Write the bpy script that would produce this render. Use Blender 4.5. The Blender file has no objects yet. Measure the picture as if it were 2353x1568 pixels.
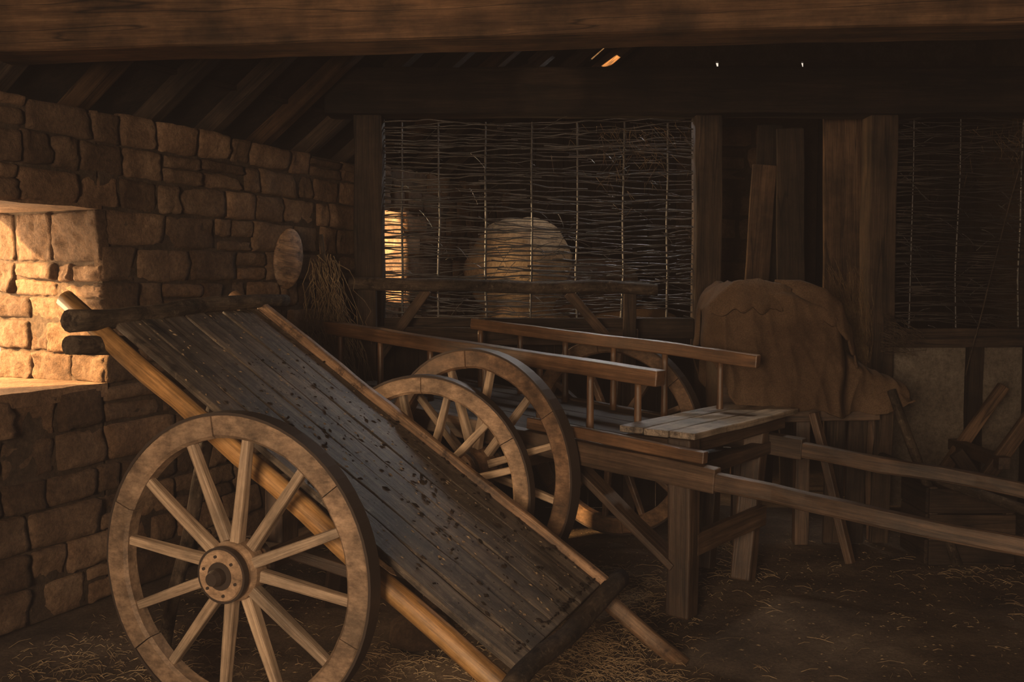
import bpy, bmesh, math, random
from mathutils import Vector, Matrix, noise
random.seed(7)
R=random.random
def U(a,b): return a+(b-a)*R()
scene=bpy.context.scene
COL=scene.collection
V=Vector

# ------------------------------------------------------------ materials
def newmat(name):
    m=bpy.data.materials.new(name); m.use_nodes=True
    nt=m.node_tree; b=nt.nodes['Principled BSDF']
    return m,nt,b
def ramp(nt,stops):
    r=nt.nodes.new('ShaderNodeValToRGB')
    els=r.color_ramp.elements
    els[0].position=stops[0][0]; els[0].color=(*stops[0][1],1)
    els[1].position=stops[-1][0]; els[1].color=(*stops[-1][1],1)
    for p,c in stops[1:-1]:
        e=els.new(p); e.color=(*c,1)
    return r
def noisen(nt,vec,scale,detail=6,rough=.6):
    n=nt.nodes.new('ShaderNodeTexNoise'); n.inputs['Scale'].default_value=scale
    n.inputs['Detail'].default_value=detail; n.inputs['Roughness'].default_value=rough
    nt.links.new(vec,n.inputs['Vector']); return n
def mixc(nt,fac,a,b,mode='MIX'):
    m=nt.nodes.new('ShaderNodeMix'); m.data_type='RGBA'; m.blend_type=mode
    for s,v in ((0,fac),(6,a),(7,b)):
        if isinstance(v,(int,float)): m.inputs[s].default_value=v
        elif isinstance(v,tuple): m.inputs[s].default_value=(*v,1)
        else: nt.links.new(v,m.inputs[s])
    return m.outputs[2]
def wood(name,dark,mid,light,rough=.65,grain=(1.2,22,22),bump=.5,spec=.4,dirt=.6,cracks=.0,dust=.0,worn=.0):
    m,nt,b=newmat(name)
    tc=nt.nodes.new('ShaderNodeTexCoord'); oi=nt.nodes.new('ShaderNodeObjectInfo')
    mp=nt.nodes.new('ShaderNodeMapping'); mp.inputs['Scale'].default_value=grain
    mp2=nt.nodes.new('ShaderNodeMapping'); mp2.inputs['Scale'].default_value=(grain[0]*2.2,grain[1]*5,grain[2]*5)
    add=nt.nodes.new('ShaderNodeVectorMath'); add.operation='ADD'
    mul=nt.nodes.new('ShaderNodeMath'); mul.operation='MULTIPLY'; mul.inputs[1].default_value=37.
    nt.links.new(oi.outputs['Random'],mul.inputs[0])
    nt.links.new(tc.outputs['Object'],add.inputs[0]); nt.links.new(mul.outputs[0],add.inputs[1])
    nt.links.new(add.outputs[0],mp.inputs['Vector']); nt.links.new(add.outputs[0],mp2.inputs['Vector'])
    n1=noisen(nt,mp.outputs[0],1.6,10,.72)
    r=ramp(nt,[(.33,dark),(.5,mid),(.68,light)]); nt.links.new(n1.outputs['Fac'],r.inputs[0])
    nf=noisen(nt,mp2.outputs[0],1.6,8,.75)
    rf=ramp(nt,[(.32,(.5,.5,.5)),(.62,(1.35,1.35,1.35))]); nt.links.new(nf.outputs['Fac'],rf.inputs[0])
    n2=noisen(nt,add.outputs[0],3.5,8,.65)
    r2=ramp(nt,[(.35,(1-dirt,)*3),(.62,(1.15,1.12,1.1))]); nt.links.new(n2.outputs['Fac'],r2.inputs[0])
    c=mixc(nt,1.,r.outputs[0],r2.outputs[0],'MULTIPLY')
    c=mixc(nt,.85,c,rf.outputs[0],'MULTIPLY')
    r3=ramp(nt,[(0,(.72,.72,.72)),(1,(1.22,1.19,1.14))]); nt.links.new(oi.outputs['Random'],r3.inputs[0])
    c=mixc(nt,1.,c,r3.outputs[0],'MULTIPLY')
    h=nf.outputs['Fac']
    if worn:
        nw=noisen(nt,mp.outputs[0],.7,7,.7); rw=ramp(nt,[(.5,(0,0,0)),(.66,(1,1,1))]); nt.links.new(nw.outputs['Fac'],rw.inputs[0])
        mw=nt.nodes.new('ShaderNodeMath'); mw.operation='MULTIPLY'; mw.inputs[1].default_value=worn; nt.links.new(rw.outputs[0],mw.inputs[0])
        c=mixc(nt,mw.outputs[0],c,(.26,.20,.145))
    if cracks:
        mp3=nt.nodes.new('ShaderNodeMapping'); mp3.inputs['Scale'].default_value=(.35,7,7)
        nt.links.new(add.outputs[0],mp3.inputs['Vector'])
        nc=noisen(nt,mp3.outputs[0],1.3,3,.45)
        rc=ramp(nt,[(.485,(1,1,1)),(.5,(1-cracks,)*3),(.515,(1,1,1))]); nt.links.new(nc.outputs['Fac'],rc.inputs[0])
        c=mixc(nt,1.,c,rc.outputs[0],'MULTIPLY')
    if dust:
        nd=noisen(nt,add.outputs[0],26,6,.75); rd=ramp(nt,[(.56,(0,0,0)),(.70,(1,1,1))]); nt.links.new(nd.outputs['Fac'],rd.inputs[0])
        mm=nt.nodes.new('ShaderNodeMath'); mm.operation='MULTIPLY'; mm.inputs[1].default_value=dust; nt.links.new(rd.outputs[0],mm.inputs[0])
        c=mixc(nt,mm.outputs[0],c,(.36,.28,.20))
        nd2=noisen(nt,add.outputs[0],9,8,.78); rd2=ramp(nt,[(.52,(1,1,1)),(.63,(.25,.22,.2))]); nt.links.new(nd2.outputs['Fac'],rd2.inputs[0])
        c=mixc(nt,1.,c,rd2.outputs[0],'MULTIPLY')
    nt.links.new(c,b.inputs['Base Color'])
    b.inputs['Roughness'].default_value=rough; b.inputs['Specular IOR Level'].default_value=spec
    bp=nt.nodes.new('ShaderNodeBump'); bp.inputs['Strength'].default_value=bump; bp.inputs['Distance'].default_value=.006
    ma=nt.nodes.new('ShaderNodeMath'); ma.operation='ADD'; nt.links.new(h,ma.inputs[0]); nt.links.new(n1.outputs['Fac'],ma.inputs[1])
    nt.links.new(ma.outputs[0],bp.inputs['Height']); nt.links.new(bp.outputs[0],b.inputs['Normal'])
    return m
def earthy(name,cols,scale=3.,bump=.6,rough=.95,attr=None,dist=.02,spec=.2,fine=40.):
    m,nt,b=newmat(name)
    tc=nt.nodes.new('ShaderNodeTexCoord')
    n1=noisen(nt,tc.outputs['Object'],scale,10,.7)
    r=ramp(nt,[(.33,cols[0]),(.5,cols[1]),(.66,cols[2])]); nt.links.new(n1.outputs['Fac'],r.inputs[0])
    c=r.outputs[0]
    n4=noisen(nt,tc.outputs['Object'],fine,6,.75)
    r4=ramp(nt,[(.35,(.5,.5,.5)),(.65,(1.25,1.25,1.25))]); nt.links.new(n4.outputs['Fac'],r4.inputs[0])
    c=mixc(nt,.8,c,r4.outputs[0],'MULTIPLY')
    if attr:
        a=nt.nodes.new('ShaderNodeAttribute'); a.attribute_name=attr
        r5=ramp(nt,[(0,(.5,.46,.43)),(.6,(1,.97,.94)),(1,(1.4,1.3,1.2))]); nt.links.new(a.outputs['Fac'],r5.inputs[0])
        c=mixc(nt,1.,c,r5.outputs[0],'MULTIPLY')
    nt.links.new(c,b.inputs['Base Color'])
    b.inputs['Roughness'].default_value=rough; b.inputs['Specular IOR Level'].default_value=spec
    bp=nt.nodes.new('ShaderNodeBump'); bp.inputs['Strength'].default_value=bump; bp.inputs['Distance'].default_value=dist
    n3=noisen(nt,tc.outputs['Object'],scale*6,12,.72)
    nt.links.new(n3.outputs['Fac'],bp.inputs['Height']); nt.links.new(bp.outputs[0],b.inputs['Normal'])
    return m
M_stone=earthy('stone',[(.072,.043,.026),(.14,.088,.055),(.225,.15,.097)],2.6,1.,.9,'var',.035)
M_mortar=earthy('mortar',[(.03,.02,.012),(.052,.034,.022),(.08,.054,.036)],6,.8)
M_dirt=earthy('earth_floor',[(.042,.028,.018),(.10,.068,.045),(.185,.132,.089)],1.6,1.,.95,None,.03,.2,60.)
M_beam=wood('old_oak_beam',(.028,.014,.007),(.064,.035,.0175),(.10,.058,.031),.8,(.6,9,9),.5,.2,.6,.7)
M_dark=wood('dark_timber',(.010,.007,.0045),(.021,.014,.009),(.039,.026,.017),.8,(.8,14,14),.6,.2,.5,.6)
M_post=wood('post_timber',(.018,.012,.008),(.040,.026,.017),(.068,.045,.030),.75,(.8,14,14),.7,.25,.5,.7)
M_board=wood('plank_boards',(.037,.021,.012),(.088,.052,.030),(.14,.087,.053),.7,(.8,12,12),.6,.25,.5,.7)
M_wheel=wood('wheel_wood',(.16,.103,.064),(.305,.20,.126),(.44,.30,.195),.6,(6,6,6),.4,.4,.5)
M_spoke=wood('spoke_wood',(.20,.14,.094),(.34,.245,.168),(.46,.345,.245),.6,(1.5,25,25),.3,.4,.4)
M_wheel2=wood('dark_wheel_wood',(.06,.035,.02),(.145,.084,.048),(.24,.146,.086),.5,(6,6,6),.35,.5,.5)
M_deck=wood('deck_planks',(.030,.022,.016),(.085,.063,.046),(.195,.15,.11),.48,(.8,20,20),1.,.5,.75,.6,.5,.35)
M_pole=wood('honey_pole',(.16,.078,.025),(.43,.225,.078),(.58,.34,.135),.45,(.8,12,12),.3,.5,.5,.3)
M_edge=wood('edge_strip',(.09,.05,.027),(.23,.132,.07),(.40,.25,.145),.5,(.8,16,16),.6,.5,.55,.5,.3)
M_cart=wood('cart_wood',(.030,.019,.011),(.068,.041,.025),(.118,.074,.047),.45,(.8,18,18),.5,.45,.5,.5)
M_rail=wood('polished_rail',(.05,.026,.013),(.12,.062,.030),(.20,.11,.058),.38,(.8,18,18),.3,.55,.45)
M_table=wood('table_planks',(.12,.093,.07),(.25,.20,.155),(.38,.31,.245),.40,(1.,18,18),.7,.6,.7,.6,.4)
M_bark=wood('bark_log',(.028,.02,.013),(.066,.047,.032),(.12,.09,.064),.85,(3,9,9),1.,.2,.5,0,.3)
M_twig=wood('hazel_rods',(.012,.009,.007),(.032,.024,.019),(.085,.068,.056),.40,(3,3,3),.3,.6,.6)
M_straw=earthy('straw',[(.12,.08,.042),(.25,.17,.095),(.40,.29,.17)],1.6,.1,.7)
M_broom=earthy('broom_twigs',[(.07,.043,.021),(.15,.095,.048),(.25,.17,.09)],8,.1,.7)
M_cloth=earthy('burlap',[(.058,.034,.02),(.092,.056,.033),(.125,.078,.047)],2.,.45,.95,None,.008,.1,150.)
M_plaster=earthy('limewash_panel',[(.09,.07,.052),(.135,.107,.081),(.19,.154,.12)],2.,.3,.9)
M_sack=earthy('sackcloth',[(.24,.155,.09),(.35,.245,.15),(.43,.31,.20)],2.,.5,.95)
m,nt,b=newmat('old_iron'); b.inputs['Base Color'].default_value=(.06,.042,.032,1); b.inputs['Roughness'].default_value=.6; b.inputs['Metallic'].default_value=.5; M_iron=m

# ------------------------------------------------------------ helpers
def empty(name,loc=(0,0,0)):
    e=bpy.data.objects.new(name,None); e.empty_display_size=.1; e.location=loc; COL.objects.link(e)
    return e
def link(ob,parent=None):
    COL.objects.link(ob)
    if parent is not None:
        ob.parent=parent; ob.matrix_parent_inverse=Matrix.Translation(parent.location).inverted()
    return ob
def meshob(name,verts,faces,mat,parent=None,smooth=False):
    me=bpy.data.meshes.new(name); me.from_pydata([tuple(v) for v in verts],[],faces); me.update()
    if smooth:
        for p in me.polygons: p.use_smooth=True
    me.materials.append(mat)
    return link(bpy.data.objects.new(name,me),parent)
def frame(p0,p1,up=V((0,0,1))):
    x=(p1-p0).normalized(); z=(up-x*up.dot(x))
    if z.length<1e-3: z=V((0,1,0))-x*x.y
    z.normalize(); y=z.cross(x)
    Mx=Matrix((x,y,z)).transposed().to_4x4(); Mx.translation=p0; return Mx
def beam(name,p0,p1,w,h,mat,parent=None,up=V((0,0,1)),wob=.004,bev=.006,taper=1.,seg=10):
    p0=V(p0);p1=V(p1);L=(p1-p0).length; vs=[];fs=[]; sd=U(0,100)
    for i in range(seg+1):
        x=L*i/seg; k=1+(taper-1)*i/seg
        oy=wob*noise.noise(V((x*1.7,sd,0)))*2; oz=wob*noise.noise(V((x*1.7,sd,9)))*2
        for (a,b) in ((-1,-1),(1,-1),(1,1),(-1,1)):
            jy=wob*noise.noise(V((x*5,sd+a,b*3)));jz=wob*noise.noise(V((x*5,sd+a*4,b*3+7)))
            vs.append((x,a*w*k/2+oy+jy,b*h*k/2+oz+jz))
    for i in range(seg):
        for j in range(4):
            a=i*4+j;b2=i*4+(j+1)%4
            fs.append((a,a+4,b2+4,b2))
    fs.append((0,1,2,3)); fs.append(tuple(seg*4+k for k in (3,2,1,0)))
    ob=meshob(name,vs,fs,mat,parent)
    ob.matrix_basis=frame(p0,p1,V(up))
    if bev>0:
        md=ob.modifiers.new('bev','BEVEL'); md.width=bev; md.segments=2; md.limit_method='ANGLE'; md.angle_limit=math.radians(50)
    return ob
def pole(name,p0,p1,r0,r1,mat,parent=None,wob=.008,seg=16,n=12,bump=0.06):
    p0=V(p0);p1=V(p1);L=(p1-p0).length; vs=[];fs=[]; sd=U(0,100)
    for i in range(seg+1):
        x=L*i/seg; r=r0+(r1-r0)*i/seg
        oy=wob*noise.noise(V((x*2,sd,0)))*2; oz=wob*noise.noise(V((x*2,sd,9)))*2
        for j in range(n):
            t=2*math.pi*j/n; rr=r*(1+bump*2*noise.noise(V((x*6,math.cos(t)*1.2+sd,math.sin(t)*1.2))))
            vs.append((x,math.cos(t)*rr+oy,math.sin(t)*rr+oz))
    for i in range(seg):
        for j in range(n):
            a=i*n+j;b2=i*n+(j+1)%n
            fs.append((a,a+n,b2+n,b2))
    fs.append(tuple(range(n))); fs.append(tuple(seg*n+k for k in reversed(range(n))))
    ob=meshob(name,vs,fs,mat,parent,True)
    for p in ob.data.polygons[-2:]: p.use_smooth=False
    ob.matrix_basis=frame(p0,p1)
    return ob
def lathe(profile,n=48):
    vs=[];fs=[];m=len(profile)
    for i in range(n):
        t=2*math.pi*i/n
        for r,z in profile: vs.append((r*math.cos(t),r*math.sin(t),z))
    for i in range(n):
        for j in range(m):
            a=i*m+j;b2=i*m+(j+1)%m;c=((i+1)%n)*m+(j+1)%m;d=((i+1)%n)*m+j
            fs.append((a,d,c,b2))
    return vs,fs
def wheel(name,centre,axle,Rr,parent,mr,ms,nsp=12,rimw=.085,rimt=.07,hubr=.105,hubl=.3,rot=.1,tilt=0.):
    c=V(centre); z=V(axle).normalized(); up=V((0,0,1)); x=up.cross(z).normalized(); y=z.cross(x)
    Mx=Matrix((x,y,z)).transposed().to_4x4(); Mx.translation=c
    t=rimt/2;ri=Rr-rimw;ch=.012
    nf=nsp//2; vs=[];fs=[]
    prof=[(ri,-t+ch),(ri+ch,-t),(Rr-ch*.5,-t),(Rr,-t+ch*.5),(Rr,t-ch*.5),(Rr-ch*.5,t),(ri+ch,t),(ri,t-ch)]
    k=10;m=len(prof)
    for f in range(nf):
        base=len(vs);a0=2*math.pi*f/nf+rot+math.pi/nsp; a1=a0+2*math.pi/nf-.007
        jr=U(-.003,.003);jz=U(-.004,.004)
        for i in range(k+1):
            a=a0+(a1-a0)*i/k
            for r,zz in prof:
                rr=r+jr+.005*noise.noise(V((math.cos(a)*4,math.sin(a)*4,r*20+zz*30)))
                vs.append((rr*math.cos(a),rr*math.sin(a),zz+jz))
        for i in range(k):
            for j in range(m):
                a=base+i*m+j;b2=base+i*m+(j+1)%m
                fs.append((a,a+m,b2+m,b2))
        fs.append(tuple(base+j for j in range(m))); fs.append(tuple(base+k*m+j for j in reversed(range(m))))
    o=meshob(name+'_felloes',vs,fs,mr,parent); o.matrix_basis=Mx
    vs,fs=lathe([(Rr-.001,-t*.95),(Rr+.010,-t*.95),(Rr+.010,t*.95),(Rr-.001,t*.95)],64)
    o=meshob(name+'_iron_tyre',vs,fs,M_iron,parent); o.matrix_basis=Mx
    h=hubl/2
    vs,fs=lathe([(.035,-h),(hubr*.80,-h),(hubr*.86,-h*.9),(hubr*.9,-h*.5),(hubr,-h*.3),(hubr*1.02,0),(hubr,h*.3),(hubr*.9,h*.5),(hubr*.86,h*.9),(hubr*.80,h),(.035,h),(.03,h*.8),(.03,-h*.8)],40)
    o=meshob(name+'_hub',vs,fs,mr,parent,False); o.matrix_basis=Mx
    for s in(-1,1):
        zc=s*h*.80
        vs,fs=lathe([(hubr*.80,zc-.013),(hubr*.92,zc-.013),(hubr*.92,zc+.013),(hubr*.80,zc+.013)],40)
        o=meshob(name+'_hub_band',vs,fs,M_iron,parent,False); o.matrix_basis=Mx
        vs,fs=lathe([(hubr*.02,s*(h+.003)),(hubr*.46,s*(h+.003)),(hubr*.46,s*(h-.02)),(hubr*.02,s*(h-.02))],24)
        o=meshob(name+'_hub_box',vs,fs,M_iron,parent,False); o.matrix_basis=Mx
        vs,fs=lathe([(.001,s*(h+.05)),(.024,s*(h+.05)),(.032,s*(h+.03)),(.032,s*h*.7),(.001,s*h*.7)],20)
        o=meshob(name+'_axle_end',vs,fs,M_iron,parent,False); o.matrix_basis=Mx
        for q in range(6):
            a=q*math.pi/3+.3; cc_=Mx@V((math.cos(a)*hubr*.64,math.sin(a)*hubr*.64,s*(h-.01))); c2=Mx@V((math.cos(a)*hubr*.64,math.sin(a)*hubr*.64,s*(h+.006)))
            pole(name+'_bolt',cc_,c2,.006,.006,M_iron,parent,0,1,8,0)
    for i in range(nsp):
        a=rot+2*math.pi*i/nsp
        d=V((math.cos(a),math.sin(a),0))
        p0=Mx@(d*hubr*.8+V((0,0,.012*(-1)**i))); p1=Mx@(d*(ri+.02))
        beam(name+'_spoke',p0,p1,.045,.05,ms,parent,up=z,wob=.003,bev=.008,taper=.78,seg=4)
    return Mx

# ------------------------------------------------------------ walls (stone)
DA=V((.4085,.9127,0)).normalized(); DN=V((DA.y,-DA.x,0))
B0=V((.4476*2-4.482,2,0))
def WP(s,d,z): return B0+DA*s+DN*d+V((0,0,z))
def stones(org,du,dn,L0,L1,zb,holes,seed,minw=.18,maxw=.46,topjit=0.,nx=9,nz=7):
    rnd=random.Random(seed); vs=[];fs=[];var=[]
    for ci in range(len(zb)-1):
        za,zc=zb[ci],zb[ci+1]
        iv=[(L0,L1)]
        for (h0,h1,hz0,hz1) in holes:
            if za<hz1-.01 and zc>hz0+.01:
                n=[]
                for a,b in iv:
                    if h1<=a or h0>=b: n.append((a,b)); continue
                    if h0>a: n.append((a,h0))
                    if h1<b: n.append((h1,b))
                iv=n
        for a,b in iv:
            s=a
            while s<b-1e-4:
                w=rnd.uniform(minw,maxw)*(1+.3*(zc-za>.19))
                if b-(s+w)<minw: w=b-s
                subs=[(s,s+w,za,zc)]
                q_=rnd.random()
                if zc-za>.15 and w>.24 and q_<.22:
                    mz=za+(zc-za)*rnd.uniform(.38,.62); ms=s+w*rnd.uniform(.35,.65)
                    subs=[(s,s+w,za,mz),(s,ms,mz,zc),(ms,s+w,mz,zc)] if q_<.1 else [(s,s+w,za,mz),(s,s+w,mz,zc)]
                for (sa,sb,q0,q1) in subs:
                    g=rnd.uniform(.001,.005); s0=sa+g;s1=sb-g; z0=q0+g;z1=q1-g
                    if ci==len(zb)-2: z1+=rnd.uniform(-topjit,topjit)
                    base=len(vs); vv=rnd.random(); dep=rnd.uniform(-.014,.018)
                    tu=rnd.uniform(-.025,.025); tv=rnd.uniform(-.02,.025)
                    jit=[rnd.uniform(-.009,.009) for _ in range(8)]
                    sd=rnd.uniform(0,50)
                    for j in range(nz+1):
                        for i in range(nx+1):
                            u=i/nx;v=j/nz
                            uu=.5-.5*math.cos(math.pi*u); v2=.5-.5*math.cos(math.pi*v)
                            ss=s0+(s1-s0)*uu; zz=z0+(z1-z0)*v2
                            ss+=(1-v2)*((1-uu)*jit[0]+uu*jit[1])+v2*((1-uu)*jit[2]+uu*jit[3])
                            zz+=.9*((1-v2)*((1-uu)*jit[4]+uu*jit[5])+v2*((1-uu)*jit[6]+uu*jit[7]))
                            e=min(uu*(s1-s0),(1-uu)*(s1-s0),v2*(z1-z0),(1-v2)*(z1-z0))
                            corner=max(0,abs(uu-.5)+abs(v2-.5)-.88)*.06
                            ss+=-math.copysign(corner,uu-.5); zz+=-math.copysign(corner,v2-.5)*.6
                            k=min(1,e/.016); d=dep-.028*(1-k)**2+tu*(uu-.5)+tv*(v2-.5)
                            d+=.022*noise.noise(V((ss*6,zz*6,sd)))+.016*noise.noise(V((ss*18,zz*18,sd)))+.010*noise.noise(V((ss*45,zz*45,sd)))
                            ss+=.006*noise.noise(V((ss*25,zz*25,sd+9))); zz+=.007*noise.noise(V((ss*25,zz*25,sd+19)))
                            if e<1e-5: d-=.03
                            p=org+du*ss+dn*d+V((0,0,zz+.03*noise.noise(V((ss*1.1,zz*.9,seed)))*(1 if not holes else .6)))
                            vs.append(p); var.append(vv)
                    for j in range(nz):
                        for i in range(nx):
                            q=base+j*(nx+1)+i
                            fs.append((q,q+1,q+nx+2,q+nx+1))
                s+=w
    return vs,fs,var
def stoneob(name,data,parent,mat=M_stone):
    vs,fs,var=data
    o=meshob(name,vs,fs,mat,parent,True)
    at=o.data.attributes.new('var','FLOAT','POINT'); at.data.foreach_set('value',var)
    return o
def hexa(name,pts,mat,parent=None):
    f=[(0,3,2,1),(4,5,6,7),(0,1,5,4),(1,2,6,5),(2,3,7,6),(3,0,4,7)]
    return meshob(name,pts,f,mat,parent)
def box(name,x0,x1,y0,y1,z0,z1,mat,parent=None):
    return hexa(name,[(x0,y0,z0),(x1,y0,z0),(x1,y1,z0),(x0,y1,z0),(x0,y0,z1),(x1,y0,z1),(x1,y1,z1),(x0,y1,z1)],mat,parent)
TH=.8
W1=(2.40,3.528,1.138,2.066); W2=(6.10,6.72,1.50,2.24)
zb=[0,.2,.37,.56,.72,.93,1.138,1.32,1.5,1.68,1.87,2.066,2.24,2.41,2.57]
wl=empty('wall_left')
stoneob('stone_facing',stones(B0,DA,DN,-1.2,8.9,zb,[W1,W2],11,.15,.42,topjit=.03),wl)
def wseg(s0,s1,z0,z1,i):
    d0,d1=-TH,-.022
    hexa('mortar_core_%d'%i,[WP(s0,d0,z0),WP(s1,d0,z0),WP(s1,d1,z0),WP(s0,d1,z0),WP(s0,d0,z1),WP(s1,d0,z1),WP(s1,d1,z1),WP(s0,d1,z1)],M_mortar,wl)
wseg(-5,W1[0],0,2.55,1); wseg(W1[0],W1[1],0,W1[2]-.02,2); wseg(W1[0],W1[1],W1[3]+.02,2.55,3)
wseg(W1[1]+.022,W2[0],0,2.55,4); wseg(W2[0],W2[1],0,W2[2],5); wseg(W2[0],W2[1],W2[3],2.55,6); wseg(W2[1]+.02,9.2,0,2.55,7)
jz=[1.138,1.30,1.47,1.60,1.79,2.066]
stoneob('window_jamb_stones',stones(WP(W1[1],-.02,0),-DN,-DA,-.02,.78,jz,[],29,.14,.34,nx=18,nz=14),wl)
stoneob('window_jamb_stones_rear',stones(WP(W2[1],-.03,0),-DN,-DA,0,.76,[1.5,1.68,1.87,2.05,2.24],[],24,.16,.36),wl)
for nm,W in(('window_1',W1),('window_2',W2)):
    w=empty(nm,tuple(WP(W[0],0,W[2])))
    n=12
    s0,s1=W[0]-.03,W[1]+.02
    def slab(name,z0,z1,mat,dd=.02):
        vs=[];fs=[]
        for i in range(n+1):
            s=s0+(s1-s0)*i/n
            for d,z in((dd,z0),(dd,z1),(-TH,z1),(-TH,z0)):
                vs.append(WP(s,d+.012*noise.noise(V((s*8,z,1))),z+.01*noise.noise(V((s*7,d*3,2)))))
        for i in range(n):
            for j in range(4):
                a=i*4+j;b2=i*4+(j+1)%4; fs.append((a,b2,b2+4,a+4))
        fs+= [(0,3,2,1),(n*4,n*4+1,n*4+2,n*4+3)]
        o=meshob(name,vs,fs,mat,w); at=o.data.attributes.new('var','FLOAT','POINT'); at.data.foreach_set('value',[1.]*len(vs)); return o
    slab('sill',W[2]-.06,W[2]+.012,M_stone,.0); slab('lintel',W[3]-.005,W[3]+.05,M_stone,-.01)

# back wall
wb=empty('wall_back')
zb2=[0,.25,.5,.74,.98,1.2,1.42,1.65,1.88,2.1,2.32,2.55,2.78,3.0,3.22,3.44,3.62]
stoneob('stone_facing_back',stones(V((0,10.0,0)),V((1,0,0)),V((0,-1,0)),1.8,2.9,zb2,[],41,.25,.5,nx=5,nz=4),wb)
box('core_lower',-2,5,10.03,10.12,0,3.80,M_mortar,wb)
box('core_upper',-2,5,10.03,10.12,3.86,8,M_mortar,wb)
for i in range(20):
    x=-.75+i*.28
    if 1.75<x<2.9: continue
    beam('rear_shade_board_%d'%i,(x,9.97,0),(x,9.97,3.7),.275,.03,M_dark,wb,up=V((0,1,0)))  # dark boards over the back wall, their colour stands for the rear room's shade
gaps=[(2.03,2.055),(2.88,2.90)]
x=-2.
for i,(a,b2) in enumerate(gaps):
    hexa('infill_%d'%i,[(x,10.05,3.79),(a+.015,10.05,3.79),(a+.015,10.07,3.79),(x,10.07,3.79),(x,10.05,3.87),(a-.01,10.05,3.87),(a-.01,10.07,3.87),(x,10.07,3.87)],M_mortar,wb); x=b2
box('infill_end',x,5,10.05,10.07,3.79,3.87,M_mortar,wb)
box('wall_right',4.6,4.9,-2.3,10.4,0,6,M_mortar)
wf=empty('front_light_block')  # unseen wall added to keep the sun out of the open front
box('front_left_part',-6.5,-2.4,-2.3,-2,0,7,M_mortar,wf); box('front_right_part',2.4,4.9,-2.3,-2,0,7,M_mortar,wf); box('front_top_part',-2.4,2.4,-2.3,-2,2.9,7,M_mortar,wf)

# floor
def gz(x,y): return .02*noise.noise(V((x*1.3,y*1.3,0)))+.012*noise.noise(V((x*5,y*5,3)))-.02
vs=[];fs=[];nx,ny=140,150
for j in range(ny+1):
    for i in range(nx+1):
        x=-6.5+11.4*i/nx;y=-2.3+12.7*j/ny
        vs.append((x,y,gz(x,y)))
for j in range(ny):
    for i in range(nx):
        q=j*(nx+1)+i; fs.append((q,q+1,q+nx+2,q+nx+1))
meshob('floor',vs,fs,M_dirt,None,True)

# ceiling (roof)
ce=empty('ceiling')
def rz(d): return 2.6+.7*(d+TH) if d<3.5 else 2.6+.7*(3.5+TH)-.35*(d-3.5)
def roofslab(name,d0,d1,s0=-6,s1=11,s0b=None,s1b=None):
    p=[]
    s0b=s0 if s0b is None else s0b; s1b=s1 if s1b is None else s1b
    for zz in(0,.03):
        for s,d in((s0,d0),(s0b,d1),(s1b,d1),(s1,d0)): p.append(WP(s,d,rz(d)+zz+.02))
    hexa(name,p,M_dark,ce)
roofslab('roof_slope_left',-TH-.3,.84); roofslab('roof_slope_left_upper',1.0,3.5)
roofslab('roof_board_a',.84,1.0,-6,8.66,-6,8.56); roofslab('roof_board_b',.84,1.0,8.72,11,8.70,11)
roofslab('roof_slope_right',3.5,10.5)
for i in range(16):
    s=.6+i*.55
    beam('rafter_%d'%i,WP(s,-.75,rz(-.75)-.07),WP(s,3.5,rz(3.5)-.07),.09,.12,M_post if i%3 else M_beam,ce)
for i in range(8):
    d=-.3+i*.45
    beam('batten_%d'%i,WP(.2,d,rz(d)),WP(9,d,rz(d)),.06,.03,M_dark,ce)

beam('tie_beam',(-2.45,4.76,2.960),(4.55,3.99,2.960),.30,.455,M_beam,None,wob=.005,bev=.02,seg=30)
beam('partition_beam',(-1.35,7.36,3.050),(4.58,7.36,3.055),.26,.33,M_dark,None,wob=.005,bev=.015,seg=30)
for X0,X1,m_ in((-1.15,-.945,M_post),(1.339,1.530,M_post),(2.60,2.80,M_post),(4.1,4.3,M_post)):
    beam('partition_post',((X0+X1)/2,7.38,-.02),((X0+X1)/2,7.38,2.885),(X1-X0),.2,m_,None,up=V((0,1,0)),wob=.006,bev=.01)
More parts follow.
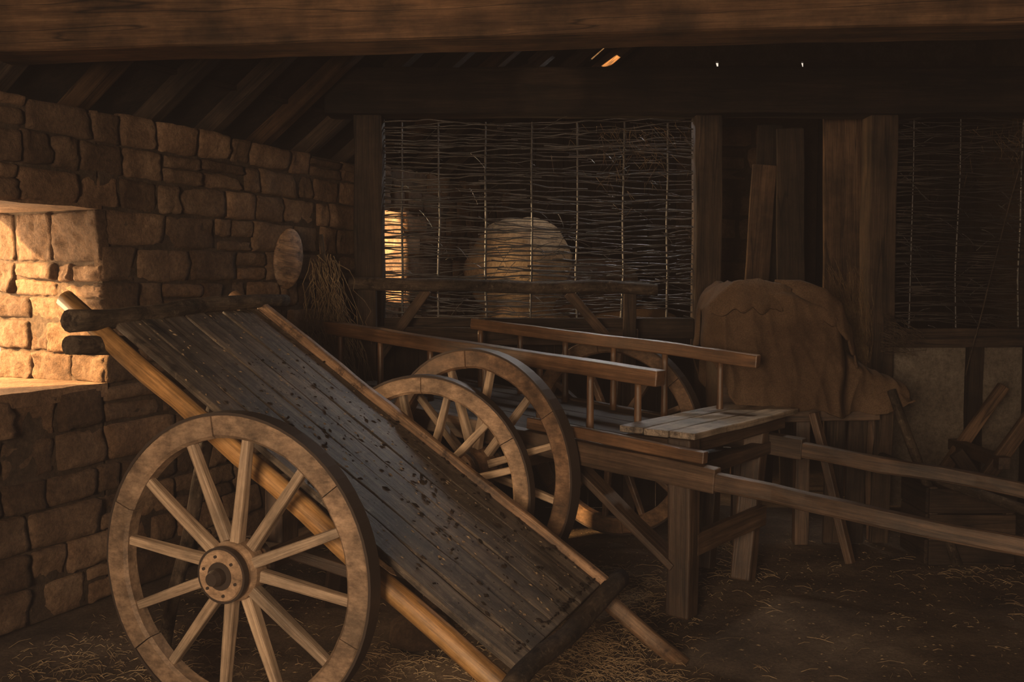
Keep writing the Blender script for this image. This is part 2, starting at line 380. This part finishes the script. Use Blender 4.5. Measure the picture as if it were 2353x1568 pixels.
# ------------------------------------------------------------ wattle
def tubes(name,paths,mat,parent=None,res=1):
    cu=bpy.data.curves.new(name,'CURVE'); cu.dimensions='3D'; cu.bevel_depth=1.; cu.bevel_resolution=res; cu.use_fill_caps=False
    for pts,r0,r1 in paths:
        sp=cu.splines.new('POLY'); sp.points.add(len(pts)-1)
        for i,p in enumerate(pts):
            sp.points[i].co=(*p,1); sp.points[i].radius=r0+(r1-r0)*i/(len(pts)-1)
    cu.materials.append(mat)
    tmp=bpy.data.objects.new(name,cu); COL.objects.link(tmp)
    dg=bpy.context.evaluated_depsgraph_get(); me=bpy.data.meshes.new_from_object(tmp.evaluated_get(dg))
    bpy.data.objects.remove(tmp); me.name=name
    for p in me.polygons: p.use_smooth=True
    return link(bpy.data.objects.new(name,me),parent)
def wattle(name,x0,x1,z0,z1,ups,y,seed,density=.0195):
    rnd=random.Random(seed); e=empty(name,(x0,y,z0)); paths=[]
    for u in ups:
        if x0<u<x1: paths.append(([(u+.01*rnd.uniform(-1,1),y,z0-.03+(z1-z0+.03)*k/4) for k in range(5)],.010,.008))
    tubes('sails',paths,M_twig,e)
    paths=[];z=z0;row=0
    while z<z1:
        a=x0-.01
        while a<x1:
            ln=rnd.uniform(.7,2.4); b2=min(x1,a+ln)
            n=max(3,int((b2-a)/.035)); sd=rnd.uniform(0,99); sl=rnd.uniform(-.05,.04); pts=[]
            for k in range(n+1):
                x=a+(b2-a)*k/n
                ph=math.pi*(x-ups[0])/(ups[1]-ups[0])+math.pi*row
                pts.append((x,y+.017*math.sin(ph+math.pi/2),z+sl*(k/n-.5)+.045*noise.noise(V((x*1.4,sd,0)))+.05*noise.noise(V((x*.8,z*1.6,seed)))+.010*noise.noise(V((x*9,sd,4)))))
            r=rnd.uniform(.003,.0085)
            if rnd.random()<.94: paths.append((pts,r,r*.6))
            a=b2-.05 if b2<x1 else x1
            if rnd.random()<.12 and a<x1: a+=.08
        z+=density*rnd.choice([.5,.7,.9,1,1.7])*(.85 if z<z0+.6 else 1.); row+=1
    for i in range(130):
        x=rnd.uniform(x0,x1);zz=rnd.uniform(z0,z1); a=rnd.uniform(-.9,.9); l=rnd.uniform(.05,.25)
        s=rnd.choice([-1,1]); p=[(x+s*l*t*math.cos(a),y-.04*t,zz+l*t*math.sin(a)-.05*t*t) for t in(0,.3,.6,1)]
        if x0<p[-1][0]<x1: paths.append((p,.0028,.0012))
    tubes('rods',paths,M_twig,e)
    paths=[]
    for i in range(140):
        x=rnd.gauss(x0+(x1-x0)*.8,.22);zz=z1-abs(rnd.gauss(0,.22)); a=rnd.uniform(-2.4,-.6); l=rnd.uniform(.04,.16)
        if x0<x<x1: paths.append(([(x+l*t*math.cos(a),y-.02-.04*t,zz+l*t*math.sin(a)) for t in(0,.5,1)],.0014,.0007))
    tubes('caught_straw',paths,M_broom,e,0)
    return e
ups=[-.812,-.537,-.197,.142,.482,.82,1.145]
wattle('wattle_hurdle',-.955,1.337,1.41,2.85,ups,7.40,3)
wattle('wattle_hurdle',2.81,4.1,1.35,2.87,[2.95,3.295,3.76,4.1],7.40,5,.0175)
d=empty('partition_boarding',(0,7.4,0))
beam('mid_rail',(-.945,7.35,1.335),(1.337,7.35,1.335),.08,.15,M_post,d)
for i in range(9):
    x=-.955+.127+i*.2545
    beam('dado_board_%d'%i,(x,7.42,-.02),(x,7.42,1.27),.25,.03,M_dark,d,up=V((0,1,0)))
d2=empty('limewashed_panel',(3.4,7.4,0))
beam('panel_rail',(2.805,7.35,1.265),(4.1,7.35,1.265),.08,.14,M_post,d2)
box('infill',2.81,4.1,7.39,7.43,0,1.2,M_plaster,d2)
beam('panel_stud',(3.43,7.36,0),(3.43,7.36,1.2),.11,.07,M_dark,d2,up=V((0,1,0)))
beam('panel_stud_right',(3.83,7.3,0),(3.83,7.3,1.35),.11,.1,M_dark,d2,up=V((0,1,0)))
lb=empty('leaning_boards',(2,7.9,0))
beam('board_wide',(2.61,7.72,0),(2.57,7.80,2.98),.33,.04,M_board,lb,up=V((0,1,0)))
beam('board_b',(2.28,8.0,0),(2.22,8.05,2.9),.22,.03,M_post,lb,up=V((0,1,0)))
beam('board_c',(1.80,7.75,0),(2.00,7.95,2.6),.19,.035,M_board,lb,up=V((0,1,0)))
beam('board_d',(2.05,8.15,0),(2.10,8.2,2.95),.2,.03,M_dark,lb,up=V((0,1,0)))
beam('board_e',(1.66,8.1,0),(1.60,8.2,1.9),.16,.03,M_dark,lb,up=V((0,1,0)))
pole('hanging_cord',(3.72,7.2,2.90),(3.29,7.2,1.0),.005,.005,M_bark,None,.01)

def blob(name,c,r,mat,parent,sd,amp=.12,pw=.85):
    bm=bmesh.new(); bmesh.ops.create_icosphere(bm,subdivisions=4,radius=1)
    for v in bm.verts:
        n=v.co.copy(); k=1+amp*noise.noise(n*1.5+V((sd,0,0)))+amp*.5*noise.noise(n*4+V((sd,3,0)))
        q=[math.copysign(abs(a)**pw,a) for a in n]
        v.co=V((c[0]+q[0]*r[0]*k,c[1]+q[1]*r[1]*k,max(0.0,c[2]+q[2]*r[2]*k)))
    me=bpy.data.meshes.new(name); bm.to_mesh(me); bm.free()
    for p in me.polygons: p.use_smooth=True
    me.materials.append(mat); return link(bpy.data.objects.new(name,me),parent)
sk=empty('sack_pile',(.1,8.8,0))
blob('sack_1',(-.05,8.7,.45),(.45,.4,.5),M_sack,sk,1); blob('sack_2',(.85,8.75,.45),(.5,.42,.5),M_sack,sk,2)
blob('sack_3',(.10,8.75,1.1),(.5,.42,.42),M_sack,sk,3); blob('sack_4',(1.0,8.8,1.15),(.48,.4,.36),M_cloth,sk,4)
blob('sack_5',(.08,8.72,1.78),(.48,.38,.46),M_sack,sk,5,.08,1.); blob('sack_6',(.66,8.85,1.60),(.48,.36,.30),M_board,sk,6)

# ------------------------------------------------------------ handcart (foreground)
hc=empty('handcart',(-.6,4.3,0))
u1=V((.927,-.375,0)).normalized(); v1=V((.375,.927,0)).normalized(); N1=(u1*.555+V((0,0,.832))).normalized()
def C1(t,w,h=0): return V((-.976,3.858,.958-.666*t))+u1*t+v1*w+N1*h
wc1=V((-.976,3.858,.6))+v1*-.17; wc2=V((-.976,3.858,.6))+v1*1.40
wheel('near_wheel',wc1,v1,.59,hc,M_wheel,M_spoke,12,.09,.075,.115,.20,rot=.13)
wheel('far_wheel',wc2,v1,.59,hc,M_wheel,M_spoke,12,.085,.07,.10,.24,rot=.25)
pole('side_pole_left',C1(-1.0,0,-.02),C1(1.42,0,-.03),.040,.046,M_pole,hc)
pole('side_pole_right',C1(-.99,1.13,-.02),C1(1.45,1.13,-.03),.042,.040,M_edge,hc)
nb=7; w0,w1_=.045,1.09
for i in range(nb):
    a=w0+(w1_-w0)*i/nb; b2=w0+(w1_-w0)*(i+1)/nb
    beam('deck_plank_%d'%i,C1(-.84+U(-.02,.02),(a+b2)/2,.025+U(-.005,.005)),C1(1.03,(a+b2)/2,.025),(b2-a)-.007,.028,M_deck,hc,up=N1,wob=.004,bev=.005,seg=20)
beam('edge_strip_right',C1(-.84,1.115,.045),C1(1.04,1.115,.045),.045,.06,M_edge,hc,up=N1,wob=.006,bev=.01,seg=20)
pole('head_log',C1(-.805,-.19,.045),C1(-.86,1.36,.06),.045,.033,M_bark,hc,wob=.012)
pole('head_log_lower',C1(-.76,-.19,-.05),C1(-.76,.16,-.06),.04,.04,M_bark,hc)
pole('foot_log',C1(1.07,-.12,.03),C1(1.07,1.30,.03),.038,.045,M_bark,hc,wob=.012)
for i,t in enumerate((-.5,.1,.7)):
    beam('cross_bearer_%d'%i,C1(t,.02,-.03),C1(t,1.12,-.03),.07,.06,M_cart,hc,up=N1)
beam('axle',wc1,wc2,.08,.09,M_cart,hc)
for w in(.12,1.0):
    p=V((-.976,3.858,.6))+v1*w
    beam('axle_riser',p+V((0,0,.02)),V((p.x,p.y,.90)),.12,.08,M_cart,hc,up=u1)
    beam('axle_strut',p+u1*.05,C1(.62,w,-.05),.06,.05,M_cart,hc)
pole('prop_leg_a',C1(-.45,.35,-.05),V((-1.55,4.3,0.0)),.03,.03,M_bark,hc)
beam('prop_leg_b',C1(-.1,.9,-.05),V((-.95,5.1,0)),.07,.05,M_cart,hc)
beam('prop_leg_c',C1(.0,.6,-.05),V((-.38,4.75,0)),.07,.05,M_post,hc)
vs=[];fs=[]
def chip(p,n,sz):
    b=len(vs); t=V((U(-1,1),U(-1,1),U(-1,1))); t=(t-n*t.dot(n)).normalized(); q=n.cross(t)
    a=sz; c=sz*U(.3,.8)
    for x,y in((-a,-c),(a*.8,-c*.7),(a,c),(-a*.6,c*.8)): vs.append(p+t*x+q*y+n*.001)
    vs.append(p+n*sz*.5)
    for k in range(4): fs.append((b+k,b+(k+1)%4,b+4))
for i in range(800): chip(C1(U(-.8,1.0),.05+1.0*R(),.041),N1,.0015+.010*R()**3)
meshob('deck_debris',vs,fs,M_sack,hc)
vs=[];fs=[]
for i in range(600): chip(C1(min(1,U(-.5,1.3)),.08+1.0*R()**.7,.041),N1,.004+.014*R()**3)
meshob('deck_debris_dark',vs,fs,M_dark,hc)

# ------------------------------------------------------------ farm cart
fc=empty('farm_cart',(.3,5.6,0))
u2=V((.8,-.6,0)); v2=V((.6,.8,0)); N2=V((u2.x*.076,u2.y*.076,1)).normalized()
def C2(t,w,h=0): return V((.88,4.75,.756-.076*t))+u2*t+v2*w+V((0,0,h))
WC=V((-.20,5.41,.66))
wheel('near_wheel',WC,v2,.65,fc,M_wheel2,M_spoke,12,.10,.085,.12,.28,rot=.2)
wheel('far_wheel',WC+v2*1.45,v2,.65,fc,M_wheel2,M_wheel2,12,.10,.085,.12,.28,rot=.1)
beam('axle',WC,WC+v2*1.45,.09,.1,M_cart,fc)
W=1.12
def taperbeam(nm,w):
    beam(nm,C2(-2.75,w,-.01),C2(.12,w,-.01),.07,.12,M_cart,fc,up=N2,wob=.004)
    beam(nm+'_shaft',C2(.08,w,-.015),C2(2.6,w,-.02),.06,.09,M_cart,fc,up=N2,wob=.008,taper=.7,seg=16,bev=.014)
taperbeam('frame_near',0.0); taperbeam('frame_far',W)
beam('frame_upper_board',C2(-1.0,.02,.085),C2(.05,.02,.085),.05,.06,M_rail,fc,up=N2)
for i in range(6):
    w=.1+i*(W-.2)/5
    beam('bed_board_%d'%i,C2(-2.7,w,.03),C2(-.55,w,.03),.175,.025,M_post,fc,up=N2)
for i,t in enumerate((-2.6,-1.6,-.9,-.1)):
    beam('cross_member_%d'%i,C2(t,0,-.03),C2(t,W,-.03),.08,.07,M_cart,fc)
beam('rave_near',C2(-2.88,.29,.40),C2(-.343,.29,.395),.10,.085,M_rail,fc,up=N2,wob=.004,bev=.008,seg=16)
for i,t in enumerate((-2.75,-2.38,-1.95,-1.52,-1.12,-.78,-.48)):
    pole('spindle_near_%d'%i,C2(t,.29,.02),C2(t,.29,.37),.021,.018,M_rail,fc,.001,6)
beam('rave_far',C2(-2.19,1.0,.47),C2(-.105,1.0,.47),.06,.075,M_rail,fc,up=N2,wob=.004,bev=.008,seg=16)
for i,t in enumerate((-2.12,-1.78,-1.42,-1.06,-.7,-.34)):
    pole('spindle_far_%d'%i,C2(t,1.0,.02),C2(t,1.0,.45),.021,.018,M_rail,fc,.001,6)

# ------------------------------------------------------------ trestle bench
tb=empty('trestle_bench',(1.1,5.3,0))
F=V((.895,4.83,.94)); ex=V((.80,1.0,0))
exn=ex.normalized(); eyn=V((-exn.y,exn.x,0)); TW=.44
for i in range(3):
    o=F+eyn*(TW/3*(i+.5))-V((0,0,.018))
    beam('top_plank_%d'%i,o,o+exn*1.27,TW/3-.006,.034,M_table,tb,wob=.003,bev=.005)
def TB(a,b,z): return V((F.x,F.y,0))+exn*a+eyn*b+V((0,0,z))
beam('leg_front',TB(.05,.09,0),TB(.05,.09,.905),.13,.11,M_cart,tb,up=exn,bev=.01)
beam('leg_right',TB(.80,.12,0),TB(.98,.12,.905),.12,.09,M_cart,tb,up=exn,bev=.01)
beam('apron_front',TB(0.03,.08,.86),TB(1.2,.08,.86),.05,.08,M_cart,tb)
beam('apron_side',TB(0.05,.03,.85),TB(.05,.42,.85),.04,.09,M_cart,tb)
beam('shelf',TB(.1,.22,.70),TB(.95,.22,.70),.26,.03,M_cart,tb)
beam('stretcher',TB(.08,.04,.37),TB(.88,.04,.37),.045,.115,M_cart,tb)
beam('brace',TB(.03,.80,.75),TB(.05,.12,.25),.04,.12,M_cart,tb,up=exn)
beam('back_leg',TB(.9,.40,0),TB(.98,.38,.905),.08,.08,M_cart,tb,up=exn)

# ------------------------------------------------------------ covered cart
cc=empty('canvas_covered_cart',(1.9,6.4,0))
prof=[(1.20,1.50,1.27),(1.25,1.57,1.10),(1.30,1.62,.99),(1.37,1.665,.92),(1.47,1.65,.90),(1.56,1.65,.90),(1.68,1.63,.90),(1.80,1.585,.92),(1.88,1.56,.90),(1.96,1.50,.87),(2.02,1.38,.85),(2.08,1.27,.86),(2.18,1.17,.87),(2.28,1.10,.855),(2.38,1.06,.87),(2.47,1.02,.90),(2.52,.99,.93)]
def interp(x):
    for (a,z,b),(a2,z2,b2) in zip(prof,prof[1:]):
        if a<=x<=a2:
            t=(x-a)/(a2-a); return z+(z2-z)*t,b+(b2-b)*t
    return prof[-1][1:]
def ridge(p): return 1-2*abs(noise.noise(p))
vs=[];fs=[];nx,nv=170,110
for i in range(nx+1):
    x=1.20+1.32*i/nx; zt,zbm=interp(x)
    ends=min(1,(x-1.2)/.08)**.5 if x<1.28 else 1
    kk=max(0,min(1,(x-1.95)/.16)); kk=kk*kk*(3-2*kk)
    dep=(.75*ends+.1)*(1-kk)+.24*kk
    yc=6.42-.10*kk
    for j in range(nv+1):
        v=j/nv
        if v<.40:
            k=v/.40; z=zbm+(zt-.06-zbm)*k; y=yc-dep/2-.07*(1-k)
        elif v>.60:
            k=(1-v)/.40; z=zbm+(zt-.06-zbm)*k; y=yc+dep/2
        else:
            a=(v-.40)/.20; y=yc-dep/2+dep*a; z=zt-.06+.06*(1-abs(2*a-1)**4)
        hang=max(0,min(1,(zt-z)/.5))
        dx=x+.35*(zt-z)*(x-1.7)
        fl=.45+.55*kk
        y+=(.02*noise.noise(V((x*4,z*1.2,2)))+.05*fl*hang*noise.noise(V((dx*7,z*.6,5)))+.045*fl*(ridge(V((dx*4.2,z*1.4,7)))-.5)*(.35+hang)+.014*ridge(V((dx*9+z*3,z*3,17)))+.004*noise.noise(V((x*30,z*30,1))))*(-1 if v<.5 else 1)
        z+=.035*(ridge(V((x*4.5,y*3,4)))-.4)*(1-hang)+.012*ridge(V((x*11+y*6,y*5,14)))*(1-hang)
        vs.append((x+.04*noise.noise(V((z*3,y*3,8))),y,z))
for i in range(nx):
    for j in range(nv):
        q=i*(nv+1)+j; fs.append((q,q+nv+1,q+nv+2,q+1))
o=meshob('burlap_cover',vs,fs,M_cloth,cc,True); md=o.modifiers.new('s','SOLIDIFY'); md.thickness=.012
def foldstrip(name,path,wd,sd):
    vs=[];fs=[];n=60;m=10
    for i in range(n+1):
        t=i/n*(len(path)-1); a=int(min(t,len(path)-2)); f=t-a
        p=V(path[a]).lerp(V(path[a+1]),f); w=wd*(.7+.5*abs(noise.noise(V((t*1.2,sd,0)))))*math.sin(math.pi*min(1,max(0.02,i/n)))**.4
        for j in range(m+1):
            q=j/m; vs.append(p+V((.012*noise.noise(V((t*2,q*3,sd))),(q-.5)*w,.02*math.sin(q*math.pi)+.014*ridge(V((t*.8,q*4,sd+5)))-.22*max(0,.4-q)*2*w/.2)))
    for i in range(n):
        for j in range(m):
            q=i*(m+1)+j; fs.append((q,q+m+1,q+m+2,q+1))
    o=meshob(name,vs,fs,M_cloth,cc,True); md=o.modifiers.new('s','SOLIDIFY'); md.thickness=.012
foldstrip('fold_front',[(1.20,6.03,1.52),(1.34,6.02,1.655),(1.48,6.03,1.67),(1.62,6.05,1.64),(1.70,6.06,1.61)],.24,2)
foldstrip('fold_back',[(1.62,6.14,1.66),(1.76,6.1,1.66),(1.90,6.05,1.61),(2.0,6.06,1.52),(2.08,6.10,1.38),(2.12,6.12,1.20)],.26,4)
for i,x in enumerate((1.45,1.85)):
    beam('body_leg_%d'%i,(x,6.3,0),(x,6.3,1.2),.09,.07,M_cart,cc,up=V((0,1,0)))
for i,x in enumerate((2.06,2.2,2.36)):
    beam('under_board_%d'%i,(x,6.33,.0),(x+.02,6.33,.98),.12,.03,M_post,cc,up=V((0,1,0)))
beam('body_side',(1.3,6.15,.85),(2.30,6.2,.87),.05,.10,M_cart,cc)
beam('body_box_side',(1.3,6.40,1.1),(1.92,6.40,1.1),.5,.5,M_cart,cc)
pole('prop_pole',(2.36,6.18,1.0),(2.62,5.75,.02),.028,.03,M_bark,cc)
pole('draw_pole',(2.15,5.75,.66),(2.72,4.6,.50),.03,.027,M_bark,cc)
beam('splay_leg_a',(1.84,6.05,.88),(2.02,5.85,0),.05,.05,M_cart,cc)
beam('splay_leg_b',(2.30,6.35,.9),(2.36,6.4,0),.08,.06,M_cart,cc)

bx=empty('wooden_crate',(2.75,5.85,0))
for i in range(3):
    beam('front_slat_%d'%i,(2.46,5.80,.08+.155*i),(2.97,5.80,.08+.155*i),.025,.148,M_post,bx)
    beam('side_slat_%d'%i,(2.46,5.82,.08+.155*i),(2.46,6.2,.08+.155*i),.025,.148,M_post,bx)
    beam('side_slat_r%d'%i,(2.97,5.82,.08+.155*i),(2.97,6.2,.08+.155*i),.025,.148,M_post,bx)
    beam('back_slat_%d'%i,(2.46,6.2,.08+.155*i),(2.97,6.2,.08+.155*i),.025,.148,M_post,bx)
for x in(2.49,2.94): beam('corner',(x,5.83,.0),(x,5.83,.47),.05,.05,M_cart,bx,up=V((0,1,0)))
tr=empty('sawhorse',(3.1,6.4,0))
beam('leg_a',(3.45,6.4,.95),(2.80,6.4,.0),.05,.09,M_board,tr)
beam('leg_b',(2.95,6.55,.55),(3.35,6.55,.0),.05,.09,M_post,tr)
beam('leg_c',(3.45,6.95,.95),(2.80,6.95,.0),.05,.08,M_board,tr)
beam('cross_bar',(3.15,6.3,.52),(3.15,7.05,.52),.08,.08,M_cart,tr)

hr=empty('log_rail_trestle',(0,6.95,0))
pole('top_log',(-1.14,6.98,1.665),(1.02,7.0,1.63),.047,.042,M_bark,hr,.012,20)
beam('post_l',(-1.02,7.02,0),(-1.02,7.02,1.63),.13,.08,M_post,hr,up=V((0,1,0)))
beam('post_r',(.83,7.04,0),(.83,7.04,1.60),.085,.08,M_post,hr,up=V((0,1,0)))
beam('brace_l',(-.60,7.08,1.62),(-.95,7.08,1.15),.05,.07,M_board,hr)
beam('brace_r',(.40,7.08,1.60),(.75,7.08,1.2),.05,.07,M_board,hr)
beam('low_rail',(-1.0,7.1,1.30),(.9,7.1,1.28),.04,.12,M_post,hr)

def bundle(name,top,bot,n,rt,rb,mat,seed,wig=.05,r=.0022):
    rnd=random.Random(seed); e=empty(name,bot); paths=[]; top=V(top);bot=V(bot)
    for i in range(n):
        a=rnd.uniform(0,6.28); q=rnd.random()**.5; l=rnd.uniform(.6,1.05)
        s=top+V((math.cos(a)*rt*q,math.sin(a)*rt*q*.5,rnd.uniform(-.15,.15)))
        t=bot+V((math.cos(a)*rb*q,math.sin(a)*rb*q*.5,rnd.uniform(-.05,.1)))
        c=s.lerp(t,.45)+V((rnd.gauss(0,1)*wig*.5-math.cos(a)*rb*.2,0,0)); pts=[]
        for k in range(9):
            x=k/8*l; pts.append((s*(1-x)**2+c*2*x*(1-x)+t*x*x)+V((rnd.gauss(0,1),rnd.gauss(0,.5),0))*wig*.06)
        paths.append((pts,r,r*.5))
    tubes('stems',paths,mat,e,res=0); return e
b1=bundle('besom_broom',(-1.27,6.76,1.72),(-1.12,6.66,.95),110,.10,.22,M_broom,1,.26,.0032)
pole('handle',(-1.30,6.8,2.0),(-1.22,6.78,1.2),.014,.014,M_bark,b1)
bundle('dried_grass_bundle',(2.50,7.1,1.0),(2.38,7.15,1.75),160,.05,.18,M_broom,2,.14)
bundle('dried_herb_bunch',(2.62,7.0,1.32),(2.86,6.95,1.18),60,.02,.10,M_bark,6,.2)
bm=bmesh.new(); bmesh.ops.create_uvsphere(bm,u_segments=32,v_segments=16,radius=1)
for v in bm.verts: v.co=V((v.co.x*.115,v.co.y*.03,v.co.z*.20))
me=bpy.data.meshes.new('oval'); bm.to_mesh(me); bm.free()
for p in me.polygons:p.use_smooth=True
me.materials.append(M_edge)
ov=bpy.data.objects.new('oval_wooden_board',me); COL.objects.link(ov)
ov.location=WP(5.00,.09,1.83); ov.rotation_euler=(0,.15,math.atan2(DA.y,DA.x)-.3)

so=blob('field_stone',(-.42,4.55,.05),(.16,.12,.08),M_stone,None,3)
at=so.data.attributes.new('var','FLOAT','POINT'); at.data.foreach_set('value',[.1]*len(so.data.vertices))

# straw litter
vs=[];fs=[]
def strand(p,d,l,r,bend):
    b=len(vs); q=V((-d.y,d.x,0)).normalized()*r; n=V((0,0,r*1.4))
    for k in range(3):
        c=p+d*l*k/2+V((-d.y,d.x,0))*bend*(k==1)+V((0,0,.008*(k==1)))
        vs.extend([c-q,c+q,c+n])
    for k in range(2):
        for j in range(3):
            a=b+k*3+j;b2=b+k*3+(j+1)%3; fs.append((a,b2,b2+3,a+3))
rnd=random.Random(5)
cl=[(rnd.uniform(-1.6,3.0),rnd.uniform(3.2,6.6),rnd.uniform(.06,.2)) for _ in range(20)]+[(.45,4.35,.16),(.35,4.1,.2),(.65,5.2,.18),(-1.9,4.3,.3),(-.5,4.4,.25),(.5,5.5,.2),(.4,4.6,.15)]*4
for i in range(5200):
    if rnd.random()<.82:
        c=rnd.choice(cl); x=rnd.gauss(c[0],c[2]);y=rnd.gauss(c[1],c[2])
    else: x=rnd.uniform(-2.2,3.8);y=rnd.uniform(3.0,7.2)
    if (x-(.4476*y-4.482))<.1 or y>7.2: continue
    a=rnd.uniform(0,6.28)
    strand(V((x,y,gz(x,y)+rnd.uniform(.001,.008))),V((math.cos(a),math.sin(a),rnd.uniform(-.05,.08))),rnd.uniform(.02,.02+.13*rnd.random()),rnd.uniform(.0007,.0018),rnd.uniform(-.01,.01))
for i in range(6500):
    x=rnd.uniform(-2,3.5);y=rnd.uniform(3,6.8)
    if x-(.4476*y-4.482)>.1: chip(V((x,y,gz(x,y)+.001)),V((0,0,1)),.002+.009*rnd.random()**3)
meshob('straw_litter',vs,fs,M_straw)

# ------------------------------------------------------------ lights
def area(name,loc,tgt,sx,sy,energy,col,spread=math.pi):
    l=bpy.data.lights.new(name,'AREA'); l.shape='RECTANGLE'; l.size=sx;l.size_y=sy;l.energy=energy;l.color=col; l.spread=spread
    o=bpy.data.objects.new(name,l); COL.objects.link(o); o.location=loc
    o.rotation_euler=(V(tgt)-V(loc)).to_track_quat('-Z','Y').to_euler(); return o
def spot(name,loc,tgt,e,col,deg,blend=1,r=.1):
    l=bpy.data.lights.new(name,'SPOT'); l.energy=e; l.color=col; l.spot_size=math.radians(deg); l.spot_blend=blend; l.shadow_soft_size=r
    o=bpy.data.objects.new(name,l); COL.objects.link(o); o.location=loc; o.rotation_euler=(V(tgt)-V(loc)).to_track_quat('-Z','Y').to_euler()
area('doorway_daylight',(-1.3,-1.9,1.9),(.2,5,.8),1.3,1.5,275,(1,.72,.46))
l=bpy.data.lights.new('sun','SUN'); l.energy=46; l.color=(1,.59,.24); l.angle=math.radians(3)
o=bpy.data.objects.new('sun',l); COL.objects.link(o)
sd=(DA*.8+DN*.58+V((0,0,-.42))).normalized(); o.rotation_euler=sd.to_track_quat('-Z','Y').to_euler()
area('window_glow',WP(2.96,-1.0,1.75),WP(3.6,.6,1.2),1.0,.9,95,(1,.66,.35))
area('rear_window_glow',WP(6.41,-.7,2.0),(.1,8.7,1.9),.6,.6,150,(1,.66,.33))
area('wattle_rim_light',(1.1,8.6,3.5),(.5,7.3,2.3),1.6,.3,22,(1,.95,.9),math.radians(90))  # added lamp that backlights the wattle rods; no loft is modelled
spot('rear_boards_fill',(2.9,8.9,3.3),(2.1,8.4,2.2),24,(1,.72,.45),100,1,.3)  # added fill for the boards behind the partition, no real source
spot('roof_gap_light',(1.9,6.9,4.4),(1.22,5.25,.9),200,(1,.86,.70),24,1,.15)
spot('deck_sheen_spot',(-.6,6.2,4.2),(.05,4.2,.6),85,(1,.84,.66),18,1,.15)  # added spot that makes a bright patch on the handcart deck
spot('eave_gap_light',(-2.2,1.0,2.4),(-.50,4.4,2.98),190,(1,.64,.35),10,.6,.03)  # added spot from the front, puts a lit patch on the tie beam
spot('beam_patch_spot_b',(-1.2,1.0,2.0),(.26,7.2,3.05),420,(1,.64,.35),5,.8,.03)  # second added spot, puts a lit patch on the partition beam

w=bpy.data.worlds.new('sky'); scene.world=w; w.use_nodes=True
w.node_tree.nodes['Background'].inputs[0].default_value=(1,.86,.70,1); w.node_tree.nodes['Background'].inputs[1].default_value=1.0

# ------------------------------------------------------------ camera
cam=bpy.data.cameras.new('camera'); cam.lens=35; cam.sensor_width=36; co=bpy.data.objects.new('camera',cam); COL.objects.link(co)
co.location=(0,0,1.69); co.rotation_euler=(math.radians(90-3.5),0,0); scene.camera=co
cam.clip_start=.05
vs_=scene.view_settings
vs_.view_transform='Standard'; vs_.exposure=0
try:
    vs_.use_curve_mapping=True
    cm=vs_.curve_mapping
    for ci,lift in((0,.0085),(1,.0057),(2,.0043)):
        cm.curves[ci].points[0].location=(0,lift)
    cm.update()
except Exception as ex_: print('curve',ex_)
